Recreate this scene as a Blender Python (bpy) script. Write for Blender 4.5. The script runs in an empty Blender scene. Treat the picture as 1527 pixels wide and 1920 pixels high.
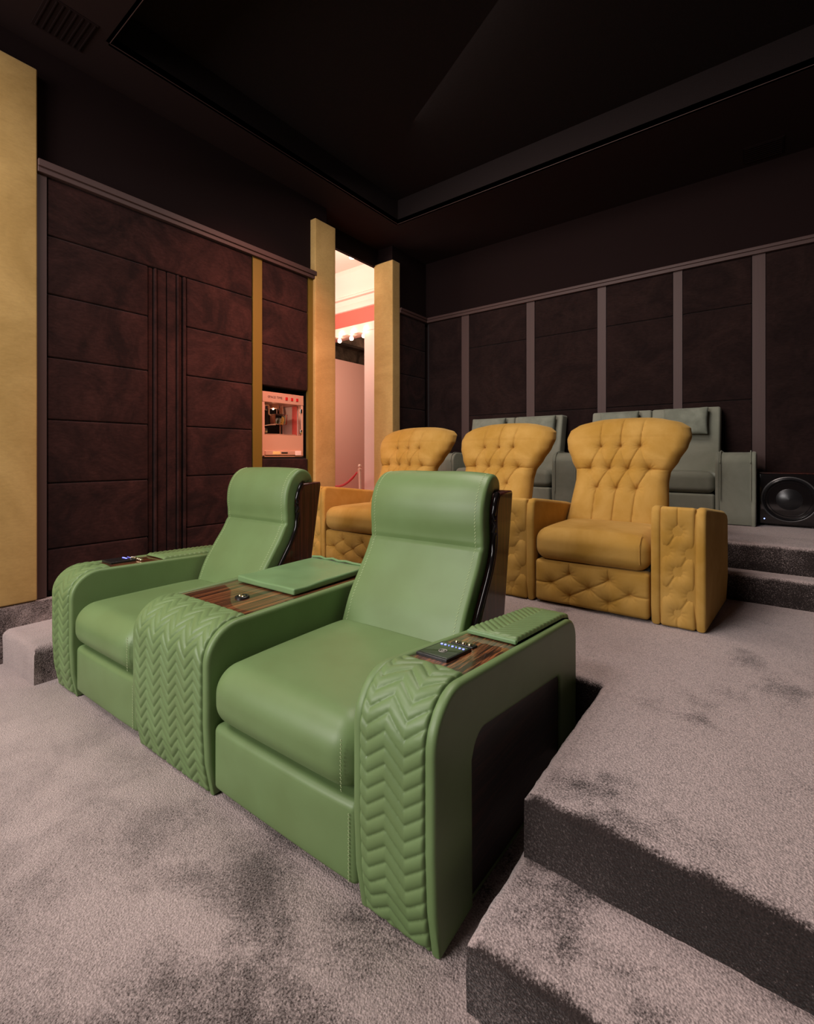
import bpy, bmesh, math, random
from mathutils import Vector, Matrix, noise
random.seed(7)
C = bpy.context.scene
COL = C.collection
PI = math.pi
R = math.radians

# ------------------------------------------------------------------ camera
F = 882.0
cam_d = bpy.data.cameras.new('camera'); cam = bpy.data.objects.new('camera', cam_d); COL.objects.link(cam)
cam_d.sensor_fit = 'VERTICAL'; cam_d.sensor_height = 36.0; cam_d.sensor_width = 36.0
cam_d.lens = F / 1920 * 36
cam_d.shift_y = -105 / 1920
cam_d.clip_start = 0.02; cam_d.clip_end = 60
cam.location = (0, 0, 1.2); cam.rotation_euler = (R(90), 0, R(37.45))
C.camera = cam

# ------------------------------------------------------------------ world, lights, exposure
C.view_settings.view_transform = 'Standard'; C.view_settings.look = 'None'
C.view_settings.gamma = 1; C.view_settings.use_curve_mapping = False
C.view_settings.exposure = 0.38
W = bpy.data.worlds.new('world'); C.world = W; W.use_nodes = True
W.node_tree.nodes['Background'].inputs[0].default_value = (1.0, 0.86, 0.84, 1)
W.node_tree.nodes['Background'].inputs[1].default_value = 0.02

def area(name, loc, target, size, power, color, size_y=None, spread=180):
    d = bpy.data.lights.new(name, 'AREA'); d.energy = power; d.color = color
    d.shape = 'RECTANGLE'; d.size = size; d.size_y = size_y or size; d.spread = R(spread)
    o = bpy.data.objects.new(name, d); COL.objects.link(o); o.location = loc
    o.rotation_euler = (Vector(target) - Vector(loc)).to_track_quat('-Z', 'Y').to_euler()
    return o
def spot(name, loc, target, power, color, angle, blend=0.6, radius=0.05):
    d = bpy.data.lights.new(name, 'SPOT'); d.energy = power; d.color = color
    d.spot_size = R(angle); d.spot_blend = blend; d.shadow_soft_size = radius
    o = bpy.data.objects.new(name, d); COL.objects.link(o); o.location = loc
    o.rotation_euler = (Vector(target) - Vector(loc)).to_track_quat('-Z', 'Y').to_euler()
    return o
area('unseen_front_fill', (-2.7, -2.9, 2.3), (-1.8, 3.0, 0.7), 3.0, 150, (1.0, 0.93, 0.90), 1.6)  # unseen area light added behind the camera to brighten the seat fronts
area('overhead_fill_front', (-2.2, -0.6, 3.62), (-1.6, 0.6, 0.0), 1.6, 62, (1.0, 0.90, 0.87), 1.2)  # unseen overhead area light added to brighten the carpet treads
area('overhead_fill_middle', (-1.1, 1.5, 3.9), (-0.6, 1.6, 0.0), 0.9, 30, (1.0, 0.88, 0.83), 0.9)  # added overhead fill, set left so the green arm's outer side stays dark
area('overhead_fill_rows', (-1.8, 2.6, 3.9), (-1.3, 3.6, 0.6), 1.4, 34, (1.0, 0.86, 0.78), 0.9)  # added overhead fill without a fixture, brightens the rear rows
area('warm_panel_wash', (-1.7, 2.3, 3.6), (-3.53, 2.45, 1.7), 0.3, 12, (1.0, 0.40, 0.28), 0.3, 66)
area('hall_ceiling_fill', (-4.9, 3.6, 3.2), (-4.9, 4.4, 4.0), 0.8, 24, (1.0, 0.80, 0.68), 0.6)  # unseen fill added below the hall ceiling, aimed up to brighten it
area('hall_side_light', (-5.6, 2.2, 2.6), (-4.8, 5.2, 2.2), 1.6, 38, (1.0, 0.78, 0.66), 1.6)
area('hall_far_light', (-6.2, 7.0, 3.3), (-8.5, 8.5, 2.2), 1.4, 72, (1.0, 0.72, 0.60), 1.4)

# ------------------------------------------------------------------ materials
def lin(r, g, b):
    f = lambda c: (c/255/12.92) if c/255 <= 0.04045 else ((c/255+0.055)/1.055)**2.4
    return (f(r), f(g), f(b), 1)
class NT:
    def __init__(s, name):
        s.m = bpy.data.materials.new(name); s.m.use_nodes = True; s.t = s.m.node_tree
        s.t.nodes.clear(); s.out = s.n('ShaderNodeOutputMaterial')
    def n(s, typ, **kw):
        nd = s.t.nodes.new(typ)
        for k, v in kw.items():
            if k.startswith('i_'):
                key = k[2:]
                key = int(key) if key.isdigit() else key.replace('_', ' ')
                nd.inputs[key].default_value = v
            else: setattr(nd, k, v)
        return nd
    def l(s, a, b): s.t.links.new(a, b)
    def noise(s, vec, scale, detail=4, rough=0.55, dist=0.0):
        nd = s.n('ShaderNodeTexNoise'); nd.inputs['Scale'].default_value = scale
        nd.inputs['Detail'].default_value = detail; nd.inputs['Roughness'].default_value = rough
        nd.inputs['Distortion'].default_value = dist
        s.l(vec, nd.inputs['Vector']); return nd
    def ramp(s, fac, stops):
        nd = s.n('ShaderNodeValToRGB'); cr = nd.color_ramp
        while len(cr.elements) < len(stops): cr.elements.new(0.5)
        for e, (p, c) in zip(cr.elements, stops): e.position = p; e.color = c
        s.l(fac, nd.inputs[0]); return nd
    def mix(s, fac, a, b, mode='MIX'):
        nd = s.n('ShaderNodeMix', data_type='RGBA', blend_type=mode)
        for sock, v in ((nd.inputs[0], fac), (nd.inputs[6], a), (nd.inputs[7], b)):
            if hasattr(v, 'links'): s.l(v, sock)
            else: sock.default_value = v
        return nd.outputs[2]
    def bump(s, h, strength, dist=0.01, normal=None):
        nd = s.n('ShaderNodeBump'); nd.inputs['Strength'].default_value = strength; nd.inputs['Distance'].default_value = dist
        s.l(h, nd.inputs['Height'])
        if normal: s.l(normal, nd.inputs['Normal'])
        return nd.outputs[0]
    def pbr(s, color=None, rough=0.5, metal=0, spec=0.5, coat=0, coat_rough=0.05, sheen=0, sheen_rough=0.5, sheen_tint=None, normal=None, trans=0, emit=None, estr=0, ior=1.5, alpha=1):
        b = s.n('ShaderNodeBsdfPrincipled')
        def put(k, v):
            if v is None: return
            if hasattr(v, 'links'): s.l(v, b.inputs[k])
            else: b.inputs[k].default_value = v
        put('Base Color', color); put('Roughness', rough); put('Metallic', metal); put('Specular IOR Level', spec)
        put('Coat Weight', coat); put('Coat Roughness', coat_rough); put('Sheen Weight', sheen); put('Sheen Roughness', sheen_rough)
        put('Sheen Tint', sheen_tint); put('Normal', normal); put('Transmission Weight', trans); put('IOR', ior); put('Alpha', alpha)
        if emit: put('Emission Color', emit); put('Emission Strength', estr)
        s.l(b.outputs[0], s.out.inputs[0]); return b
    def obj(s): return s.n('ShaderNodeTexCoord').outputs['Object']
    def pos(s): return s.n('ShaderNodeNewGeometry').outputs['Position']
    def mapping(s, vec, scale=(1,1,1), rot=(0,0,0)):
        nd = s.n('ShaderNodeMapping'); nd.inputs['Scale'].default_value = scale; nd.inputs['Rotation'].default_value = rot
        s.l(vec, nd.inputs[0]); return nd.outputs[0]

def m_simple(name, col, rough=0.5, **kw):
    t = NT(name); t.pbr(col, rough, **kw); return t.m

def m_leather(name, col):
    t = NT(name); v = t.obj()
    big = t.noise(v, 5, 3); fine = t.noise(v, 420, 3, 0.6)
    c2 = (col[0]*0.90, col[1]*0.88, col[2]*0.84, 1)
    cc = t.mix(t.ramp(big.outputs[0], [(0.35, (0,0,0,1)), (0.7, (1,1,1,1))]).outputs[0], col, c2)
    t.pbr(cc, 0.43, spec=0.42, normal=t.bump(fine.outputs[0], 0.10, 0.002))
    return t.m
def m_velvet(name, col, dark, sheen_col, sheen=0.6, scale=4.0):
    t = NT(name); v = t.obj()
    n1 = t.noise(v, scale, 5, 0.6, 0.4); n2 = t.noise(v, 600, 2, 0.6)
    f = t.ramp(n1.outputs[0], [(0.36, (0,0,0,1)), (0.66, (1,1,1,1))]).outputs[0]
    cc = t.mix(f, dark, col)
    t.pbr(cc, 0.85, spec=0.15, sheen=sheen, sheen_rough=0.35, sheen_tint=sheen_col, normal=t.bump(n2.outputs[0], 0.25, 0.002))
    return t.m
def m_suede(name, col, dark, scale=3.0, sheen=0.35, mott=0.66):
    t = NT(name); v = t.pos()
    n1 = t.noise(v, scale, 7, 0.68, 1.5); n2 = t.noise(t.mapping(v, (1, 1, 3)), 28, 4, 0.7)
    n3 = t.noise(v, 500, 2)
    f = t.ramp(n1.outputs[0], [(0.38, (0,0,0,1)), (0.68, (1,1,1,1))]).outputs[0]
    c1 = t.mix(f, dark, col)
    g = t.mix(1.0, c1, t.ramp(n2.outputs[0], [(0.35, (mott,mott,mott,1)), (0.65, (1,1,1,1))]).outputs[0], 'MULTIPLY')
    t.pbr(g, 0.9, spec=0.12, sheen=sheen, sheen_rough=0.4, normal=t.bump(n3.outputs[0], 0.3, 0.002))
    return t.m
def m_wood(name, base, streak, axis='y', dens=70, rough=0.12, coat=1.0, spec=0.5):
    t = NT(name); v = t.obj()
    sc = {'y': (dens, 2.0, dens), 'z': (dens, dens, 2.0), 'x': (2.0, dens, dens)}[axis]
    n1 = t.noise(t.mapping(v, sc), 1.0, 5, 0.7, 0.3)
    f = t.ramp(n1.outputs[0], [(0.44, (0,0,0,1)), (0.52, (0.3,0.3,0.3,1)), (0.60, (1,1,1,1))]).outputs[0]
    t.pbr(t.mix(f, base, streak), 0.35, coat=coat, coat_rough=0.03, spec=spec)
    return t.m
def m_carpet():
    # cut pile: tufts look light from the side and dark when one looks down into them, like velvet
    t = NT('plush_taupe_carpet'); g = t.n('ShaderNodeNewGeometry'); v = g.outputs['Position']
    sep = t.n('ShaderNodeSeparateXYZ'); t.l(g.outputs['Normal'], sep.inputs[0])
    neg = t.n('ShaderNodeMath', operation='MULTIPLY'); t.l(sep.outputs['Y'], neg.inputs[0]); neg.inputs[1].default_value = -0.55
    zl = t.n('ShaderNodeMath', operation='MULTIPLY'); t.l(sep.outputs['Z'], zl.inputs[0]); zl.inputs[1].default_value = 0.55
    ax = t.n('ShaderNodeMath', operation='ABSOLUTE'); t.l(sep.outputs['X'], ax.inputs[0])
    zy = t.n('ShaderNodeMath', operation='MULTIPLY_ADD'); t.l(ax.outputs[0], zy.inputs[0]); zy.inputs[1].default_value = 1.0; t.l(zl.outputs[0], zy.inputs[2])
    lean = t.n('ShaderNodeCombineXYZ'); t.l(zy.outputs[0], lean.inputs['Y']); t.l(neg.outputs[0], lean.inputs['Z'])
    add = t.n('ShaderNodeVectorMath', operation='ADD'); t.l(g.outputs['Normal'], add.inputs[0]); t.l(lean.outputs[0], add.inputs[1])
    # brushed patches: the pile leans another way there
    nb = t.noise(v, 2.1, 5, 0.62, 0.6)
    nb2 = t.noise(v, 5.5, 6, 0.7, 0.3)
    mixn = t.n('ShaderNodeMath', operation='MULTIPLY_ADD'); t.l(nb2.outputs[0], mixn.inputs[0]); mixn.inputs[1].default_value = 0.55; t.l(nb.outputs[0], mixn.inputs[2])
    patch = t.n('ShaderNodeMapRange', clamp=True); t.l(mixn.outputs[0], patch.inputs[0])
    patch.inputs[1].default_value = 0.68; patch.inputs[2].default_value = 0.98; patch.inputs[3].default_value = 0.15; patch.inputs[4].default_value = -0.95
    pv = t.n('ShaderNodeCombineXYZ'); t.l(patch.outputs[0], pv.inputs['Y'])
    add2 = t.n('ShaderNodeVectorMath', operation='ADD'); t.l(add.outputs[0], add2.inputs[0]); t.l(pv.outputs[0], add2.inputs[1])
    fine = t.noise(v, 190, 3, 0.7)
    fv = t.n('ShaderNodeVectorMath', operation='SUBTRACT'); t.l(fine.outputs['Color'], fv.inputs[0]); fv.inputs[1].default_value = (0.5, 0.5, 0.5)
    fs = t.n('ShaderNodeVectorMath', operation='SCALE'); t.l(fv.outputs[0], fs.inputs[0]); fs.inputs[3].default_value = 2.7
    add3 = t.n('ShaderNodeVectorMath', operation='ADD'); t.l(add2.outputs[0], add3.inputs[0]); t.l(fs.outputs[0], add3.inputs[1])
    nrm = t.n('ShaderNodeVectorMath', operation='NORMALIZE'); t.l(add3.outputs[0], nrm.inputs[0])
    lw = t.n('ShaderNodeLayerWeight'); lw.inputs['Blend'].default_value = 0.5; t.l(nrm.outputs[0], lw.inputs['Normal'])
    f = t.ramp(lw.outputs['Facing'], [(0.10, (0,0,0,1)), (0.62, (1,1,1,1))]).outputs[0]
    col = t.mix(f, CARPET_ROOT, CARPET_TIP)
    grain = t.ramp(fine.outputs[0], [(0.34, (0.55,0.55,0.55,1)), (0.60, (1.15,1.12,1.12,1))]).outputs[0]
    col = t.mix(1.0, col, grain, 'MULTIPLY')
    vor = t.n('ShaderNodeTexVoronoi'); vor.inputs['Scale'].default_value = 190; t.l(v, vor.inputs['Vector'])
    b1 = t.bump(vor.outputs['Distance'], 0.5, 0.006)
    big = t.noise(v, 7, 3, 0.5)
    b2 = t.bump(big.outputs[0], 0.25, 0.03, b1)
    t.pbr(col, 0.95, spec=0.05, sheen=0.25, sheen_rough=0.5, normal=b2)
    return t.m
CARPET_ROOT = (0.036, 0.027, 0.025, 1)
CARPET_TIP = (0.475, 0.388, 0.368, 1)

M = {}
M['green'] = m_leather('green_leather', (0.160, 0.248, 0.098, 1))
M['green_lid'] = m_leather('green_leather_lid', (0.170, 0.295, 0.130, 1))
M['stitch'] = m_simple('pale_green_thread', (0.42, 0.52, 0.27, 1), 0.7)
M['gold'] = m_velvet('mustard_velvet', (0.55, 0.325, 0.085, 1), (0.43, 0.235, 0.042, 1), (1.0, 0.75, 0.35, 1), 0.35)
M['gold_button'] = m_velvet('mustard_velvet_button', (0.58, 0.34, 0.075, 1), (0.5, 0.27, 0.05, 1), (1.0, 0.75, 0.35, 1), 0.35)
M['sage'] = m_velvet('sage_velvet', (0.31, 0.315, 0.25, 1), (0.23, 0.24, 0.185, 1), (0.8, 0.85, 0.75, 1), 0.5, 3.0)
M['sage_cushion'] = m_velvet('sage_cushion_velvet', (0.27, 0.29, 0.23, 1), (0.19, 0.205, 0.16, 1), (0.8, 0.9, 0.8, 1), 0.5, 7.0)
M['suede'] = m_suede('aubergine_suede', (0.047, 0.0175, 0.0145, 1), (0.016, 0.0068, 0.0062, 1), 2.6, 0.08)
M['suede_back'] = m_suede('brown_suede', (0.031, 0.0155, 0.0135, 1), (0.016, 0.0082, 0.0078, 1), 2.4, 0.10)
M['suede_gold'] = m_suede('golden_suede', (0.60, 0.39, 0.145, 1), (0.47, 0.295, 0.10, 1), 1.2, 0.25, 0.90)
M['gold_strip'] = m_simple('satin_gold_strip', (0.17, 0.115, 0.016, 1), 0.5, metal=0.3)
M['trim'] = m_wood('brown_trim_wood', (0.12, 0.068, 0.060, 1), (0.15, 0.088, 0.078, 1), 'y', 30)
t = NT('matte_brown_trim'); n = t.noise(t.mapping(t.pos(), (40, 1, 1)), 2, 3)
t.pbr(t.mix(n.outputs[0], (0.058, 0.028, 0.024, 1), (0.076, 0.038, 0.033, 1)), 0.6); M['trim'] = t.m
M['groove'] = m_simple('dark_backing', (0.012, 0.007, 0.007, 1), 0.8)
M['dark'] = m_simple('dark_brown_paint', (0.0125, 0.0062, 0.0060, 1), 0.9, spec=0.1)
M['soffit'] = m_simple('dark_soffit_paint', (0.018, 0.0088, 0.0085, 1), 0.85, spec=0.15)
t = NT('dark_acoustic_fabric'); n = t.noise(t.pos(), 120, 3)
t.pbr(t.mix(n.outputs[0], (0.0055, 0.0055, 0.0058, 1), (0.019, 0.0115, 0.011, 1)), 0.9, spec=0.1); M['tray'] = t.m
M['carpet'] = m_carpet()
M['ebony'] = m_wood('striped_ebony_veneer', (0.022, 0.007, 0.004, 1), (0.34, 0.115, 0.04, 1), 'y', 150)
M['ebony_side'] = m_wood('dark_ebony_veneer', (0.012, 0.005, 0.004, 1), (0.045, 0.016, 0.010, 1), 'y', 60, coat=0.12, spec=0.25)
M['shell'] = m_wood('red_brown_lacquered_veneer', (0.036, 0.009, 0.006, 1), (0.095, 0.022, 0.013, 1), 'z', 60, coat=0.35, spec=0.3)
M['black'] = m_simple('black_plastic', (0.012, 0.012, 0.012, 1), 0.35)
M['black_gloss'] = m_simple('black_gloss', (0.010, 0.008, 0.008, 1), 0.08, coat=1.0)
M['edge_gloss'] = m_simple('black_edge_lacquer', (0.008, 0.006, 0.006, 1), 0.12, spec=0.35)
M['screen'] = m_simple('tablet_glass', (0.014, 0.014, 0.010, 1), 0.06, coat=1.0)
M['chrome'] = m_simple('chrome', (0.75, 0.70, 0.65, 1), 0.15, metal=1)
M['bronze'] = m_simple('bronze_button', (0.62, 0.52, 0.34, 1), 0.3, metal=1)
M['led'] = m_simple('blue_led', (0.2, 0.2, 1, 1), 0.5, emit=(0.12, 0.14, 1.0, 1), estr=4)
M['logo'] = m_simple('grey_print', (0.32, 0.30, 0.26, 1), 0.6)
M['cone'] = m_simple('speaker_cone', (0.012, 0.011, 0.012, 1), 0.28)
M['ring'] = m_simple('speaker_ring', (0.22, 0.21, 0.21, 1), 0.35, metal=0.7)
M['pinkmetal'] = m_simple('copper_toned_steel', (0.80, 0.46, 0.34, 1), 0.36, metal=0.45)
M['kettle'] = m_simple('polished_kettle_steel', (0.62, 0.48, 0.40, 1), 0.10, metal=1)
M['glass'] = m_simple('clear_glass', (1, 0.97, 0.95, 1), 0.02, trans=1.0, ior=1.1)
M['redswitch'] = m_simple('red_switch', (0.40, 0.01, 0.01, 1), 0.3, emit=(0.6, 0.01, 0.01, 1), estr=0.1)
M['ink'] = m_simple('dark_print', (0.10, 0.035, 0.03, 1), 0.6)
M['hallwhite'] = m_simple('cream_plaster', (0.86, 0.64, 0.56, 1), 0.7)
M['hallpink'] = m_simple('rose_beige_wall', (0.56, 0.33, 0.25, 1), 0.35)
M['hallred'] = m_simple('red_fascia', (0.85, 0.13, 0.095, 1), 0.5)
M['redcarpet'] = m_simple('red_carpet', (0.55, 0.015, 0.015, 1), 0.95)
t = NT('rough_concrete'); n = t.noise(t.pos(), 2.2, 7, 0.7, 1.0)
t.pbr(t.ramp(n.outputs[0], [(0.35, (0.06,0.04,0.025,1)), (0.65, (0.30,0.21,0.13,1))]).outputs[0], 0.85); M['concrete'] = t.m
M['rope'] = m_simple('red_velvet_rope', (0.62, 0.02, 0.03, 1), 0.6, sheen=0.5)
M['brass'] = m_simple('pale_brass', (0.95, 0.72, 0.56, 1), 0.35, metal=0.25)
M['bulb'] = m_simple('glowing_bulb', (1, 0.8, 0.6, 1), 0.3, emit=(1.0, 0.74, 0.52, 1), estr=9)
M['ledblue'] = m_simple('blue_power_light', (0.2, 0.3, 1, 1), 0.5, emit=(0.15, 0.3, 1.0, 1), estr=8)
M['popcorn'] = m_simple('popcorn', (0.8, 0.55, 0.2, 1), 0.8)

# ------------------------------------------------------------------ mesh helpers
def mk(name, geo, mat, parent=None, smooth=True):
    """geo: list of (verts, faces[, material index]); mat: one key or a list"""
    V, Fc, MI = [], [], []
    for g in geo:
        o = len(V); V += [tuple(p) for p in g[0]]
        mi = g[2] if len(g) > 2 else 0
        for f in g[1]: Fc.append(tuple(i+o for i in f)); MI.append(mi)
    me = bpy.data.meshes.new(name); me.from_pydata(V, [], Fc); me.validate(); me.update()
    for k in (mat if isinstance(mat, (list, tuple)) else [mat]): me.materials.append(M[k])
    if len(me.polygons) == len(MI): me.polygons.foreach_set('material_index', MI)
    bm = bmesh.new(); bm.from_mesh(me); bmesh.ops.recalc_face_normals(bm, faces=bm.faces); bm.to_mesh(me); bm.free()
    if smooth:
        me.polygons.foreach_set('use_smooth', [True]*len(me.polygons))
        me.set_sharp_from_angle(angle=R(smooth if smooth is not True else 50))
    o = bpy.data.objects.new(name, me); COL.objects.link(o)
    if parent: o.parent = parent
    return o
def tag(o, label=None, cat=None, group=None, kind=None):
    if label: o['label'] = label
    if cat: o['category'] = cat
    if group: o['group'] = group
    if kind: o['kind'] = kind
    return o
def thing(name, label, cat, loc=(0,0,0), rz=0, group=None):
    o = bpy.data.objects.new(name, None); COL.objects.link(o); o.empty_display_size = 0.1
    o.location = loc; o.rotation_euler = (0, 0, rz); return tag(o, label, cat, group)
def struct(name, label=None):
    o = bpy.data.objects.new(name, None); COL.objects.link(o); o.empty_display_size = 0.1
    return tag(o, label, None, None, 'structure')
def box(x0, x1, y0, y1, z0, z1):
    v = [(x, y, z) for x in (x0, x1) for y in (y0, y1) for z in (z0, z1)]
    return v, [(0,1,3,2), (4,6,7,5), (0,4,5,1), (2,3,7,6), (0,2,6,4), (1,5,7,3)]
def samples(h, r, n, k=4):
    r = min(r, h*0.999)
    a = [h - r + r*math.tan(i/k*PI/4) for i in range(1, k+1)] if r > 0 else [h]
    core = [-(h-r) + 2*(h-r)*i/n for i in range(n+1)]
    s = [-q for q in reversed(a)] + core + a
    out = [s[0]]
    for q in s[1:]:
        if q - out[-1] > 1e-6: out.append(q)
    return out
def rb(x0, x1, y0, y1, z0, z1, r=0.02, n=(1,1,1), k=4, f=None):
    """rounded box on a grid; f warps each point"""
    c = ((x0+x1)/2, (y0+y1)/2, (z0+z1)/2); h = ((x1-x0)/2, (y1-y0)/2, (z1-z0)/2)
    r = min(r, min(h)*0.999)
    S = [samples(h[i], r, n[i], k) for i in range(3)]
    V, Fc, idx = [], [], {}
    def vid(p):
        key = (round(p[0], 6), round(p[1], 6), round(p[2], 6))
        if key in idx: return idx[key]
        q = [max(-(h[i]-r), min(h[i]-r, p[i])) for i in range(3)]
        d = [p[i]-q[i] for i in range(3)]; L = math.sqrt(sum(e*e for e in d)) or 1
        w = [c[i]+q[i]+d[i]/L*r for i in range(3)]
        if f: w = f(*w)
        idx[key] = len(V); V.append(tuple(w)); return idx[key]
    for ax in range(3):
        a, b = (ax+1) % 3, (ax+2) % 3
        for s in (-1, 1):
            for i in range(len(S[a])-1):
                for j in range(len(S[b])-1):
                    q = []
                    for (ii, jj) in ((i, j), (i+1, j), (i+1, j+1), (i, j+1)):
                        p = [0, 0, 0]; p[ax] = s*h[ax]; p[a] = S[a][ii]; p[b] = S[b][jj]; q.append(vid(p))
                    if len(set(q)) == 4: Fc.append(tuple(q))
    return V, Fc
def offset_poly(P, d):
    """inset a closed counter-clockwise polygon by d"""
    out = []; n = len(P)
    for i in range(n):
        a, b, c = P[i-1], P[i], P[(i+1) % n]
        e1 = (b[0]-a[0], b[1]-a[1]); e2 = (c[0]-b[0], c[1]-b[1])
        l1 = math.hypot(*e1) or 1; l2 = math.hypot(*e2) or 1
        n1 = (-e1[1]/l1, e1[0]/l1); n2 = (-e2[1]/l2, e2[0]/l2)
        m = (n1[0]+n2[0], n1[1]+n2[1]); L = m[0]*m[0]+m[1]*m[1]
        s = 2/max(L, 0.6)
        out.append((b[0]+m[0]*s*d, b[1]+m[1]*s*d) if L > 1e-6 else b)
    return out
def area2(P): return sum(P[i-1][0]*P[i][1]-P[i][0]*P[i-1][1] for i in range(len(P)))
def slab(P, x0, x1, r=0.01, k=3, f=None, axis='x', cap=True):
    """extrude a polygon (u,v) across an axis with rounded edges; axis x: (u,v)=(y,z); y: (x,z); z: (x,y)"""
    if area2(P) < 0: P = P[::-1]
    rings = []
    for s in ('a', 'b'):
        rr = [(r*(1-math.cos(i/k*PI/2)), r*(1-math.sin(i/k*PI/2))) for i in range(k+1)]  # i=0: inset 0, depth r ; i=k: inset r, depth 0
        rr.append((r+(0.004 if cap else 0.014), 0.0))
        if s == 'a': rings += [(x0+dep, ins) for ins, dep in reversed(rr)]
        else: rings += [(x1-dep, ins) for ins, dep in rr]
    V, Fc = [], []; n = len(P)
    for xx, ins in rings:
        Q = offset_poly(P, ins) if ins > 0 else P
        for (u, v) in Q:
            p = {'x': (xx, u, v), 'y': (u, xx, v), 'z': (u, v, xx)}[axis]
            V.append(f(*p) if f else p)
    for i in range(len(rings)-1):
        for j in range(n):
            a, b = i*n+j, i*n+(j+1) % n
            Fc.append((a, b, b+n, a+n))
    if cap: Fc.append(tuple(range(n))[::-1]); Fc.append(tuple(range((len(rings)-1)*n, len(rings)*n)))
    return V, Fc
def tube(pts, r, n=8, closed=False, caps=True):
    pts = [Vector(p) for p in pts]; V, Fc = [], []; N = len(pts)
    up = Vector((0, 0, 1))
    for i, p in enumerate(pts):
        a = pts[(i-1) % N] if (closed or i > 0) else p; b = pts[(i+1) % N] if (closed or i < N-1) else p
        d = (b-a).normalized(); u = d.cross(up)
        if u.length < 0.05: u = d.cross(Vector((1, 0, 0)))
        u.normalize(); w = d.cross(u)
        rr = r[i] if isinstance(r, (list, tuple)) else r
        for j in range(n):
            t = 2*PI*j/n; V.append(tuple(p+u*math.cos(t)*rr+w*math.sin(t)*rr))
    for i in range(N if closed else N-1):
        for j in range(n):
            a, b = i*n+j, i*n+(j+1) % n; c, d = ((i+1) % N)*n+(j+1) % n, ((i+1) % N)*n+j
            Fc.append((a, b, c, d))
    if caps and not closed: Fc.append(tuple(range(n))[::-1]); Fc.append(tuple(range((N-1)*n, N*n)))
    return V, Fc
def lathe(prof, n=24, loc=(0,0,0), axis='z', caps=False):
    V, Fc = [], []
    for (r, h) in prof:
        for j in range(n):
            t = 2*PI*j/n; a, b = r*math.cos(t), r*math.sin(t)
            p = {'z': (a, b, h), 'y': (a, h, b), 'x': (h, a, b)}[axis]
            V.append((p[0]+loc[0], p[1]+loc[1], p[2]+loc[2]))
    for i in range(len(prof)-1):
        for j in range(n):
            Fc.append((i*n+j, i*n+(j+1) % n, (i+1)*n+(j+1) % n, (i+1)*n+j))
    if caps: Fc.append(tuple(range(n))[::-1]); Fc.append(tuple(range((len(prof)-1)*n, len(prof)*n)))
    return V, Fc
def mapv(g, f): return ([f(*p) for p in g[0]],) + tuple(g[1:])
def catmull(P, n):
    """resample a smooth curve through P into n+1 points of equal arc length"""
    Q = [P[0]] + list(P) + [P[-1]]; D = []
    for i in range(1, len(Q)-2):
        for s in range(16):
            t = s/16
            D.append(tuple(0.5*((2*Q[i][k]) + (-Q[i-1][k]+Q[i+1][k])*t + (2*Q[i-1][k]-5*Q[i][k]+4*Q[i+1][k]-Q[i+2][k])*t*t + (-Q[i-1][k]+3*Q[i][k]-3*Q[i+1][k]+Q[i+2][k])*t**3) for k in range(2)))
    D.append(tuple(P[-1])); return resample(D, n)
def resample(D, n):
    L = [0]
    for a, b in zip(D, D[1:]): L.append(L[-1]+math.hypot(b[0]-a[0], b[1]-a[1]))
    out, j = [], 0
    for i in range(n+1):
        s = L[-1]*i/n
        while j < len(L)-2 and L[j+1] < s: j += 1
        t = (s-L[j])/((L[j+1]-L[j]) or 1)
        out.append((D[j][0]+(D[j+1][0]-D[j][0])*t, D[j][1]+(D[j+1][1]-D[j][1])*t))
    return out
def plen(D): return sum(math.hypot(b[0]-a[0], b[1]-a[1]) for a, b in zip(D, D[1:]))
def arc(cx, cy, r, a0, a1, n): return [(cx+r*math.cos(R(a0+(a1-a0)*i/n)), cy+r*math.sin(R(a0+(a1-a0)*i/n))) for i in range(n+1)]
def interp(T, x):
    if x <= T[0][0]: return T[0][1]
    for (a, p), (b, q) in zip(T, T[1:]):
        if x <= b:
            s = (x-a)/(b-a); s = s*s*(3-2*s)*0.5 + s*0.5; return p+(q-p)*s
    return T[-1][1]
def g2(x, s): return math.exp(-(x/s)**2)
def segd(px, py, ax, ay, bx, by):
    dx, dy = bx-ax, by-ay; t = ((px-ax)*dx+(py-ay)*dy)/((dx*dx+dy*dy) or 1); t = max(0, min(1, t))
    return math.hypot(px-ax-dx*t, py-ay-dy*t)
def text_geo(s, size, place, depth=0.001):
    cu = bpy.data.curves.new('lettering', 'FONT'); cu.body = s; cu.size = size; cu.align_x = 'CENTER'; cu.align_y = 'CENTER'; cu.extrude = depth; cu.resolution_u = 3
    o = bpy.data.objects.new('lettering', cu); COL.objects.link(o)
    bpy.context.view_layer.update()
    me = bpy.data.meshes.new_from_object(o.evaluated_get(bpy.context.evaluated_depsgraph_get()))
    V = [place(*v.co) for v in me.vertices]; Fc = [tuple(p.vertices) for p in me.polygons]
    bpy.data.objects.remove(o); bpy.data.curves.remove(cu); bpy.data.meshes.remove(me)
    return V, Fc

# ================================================================== THE ROOM
XL, YB, RAIL, CEIL = -3.53, 5.03, 2.955, 3.72
XR, YF = 3.0, -3.6
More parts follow.
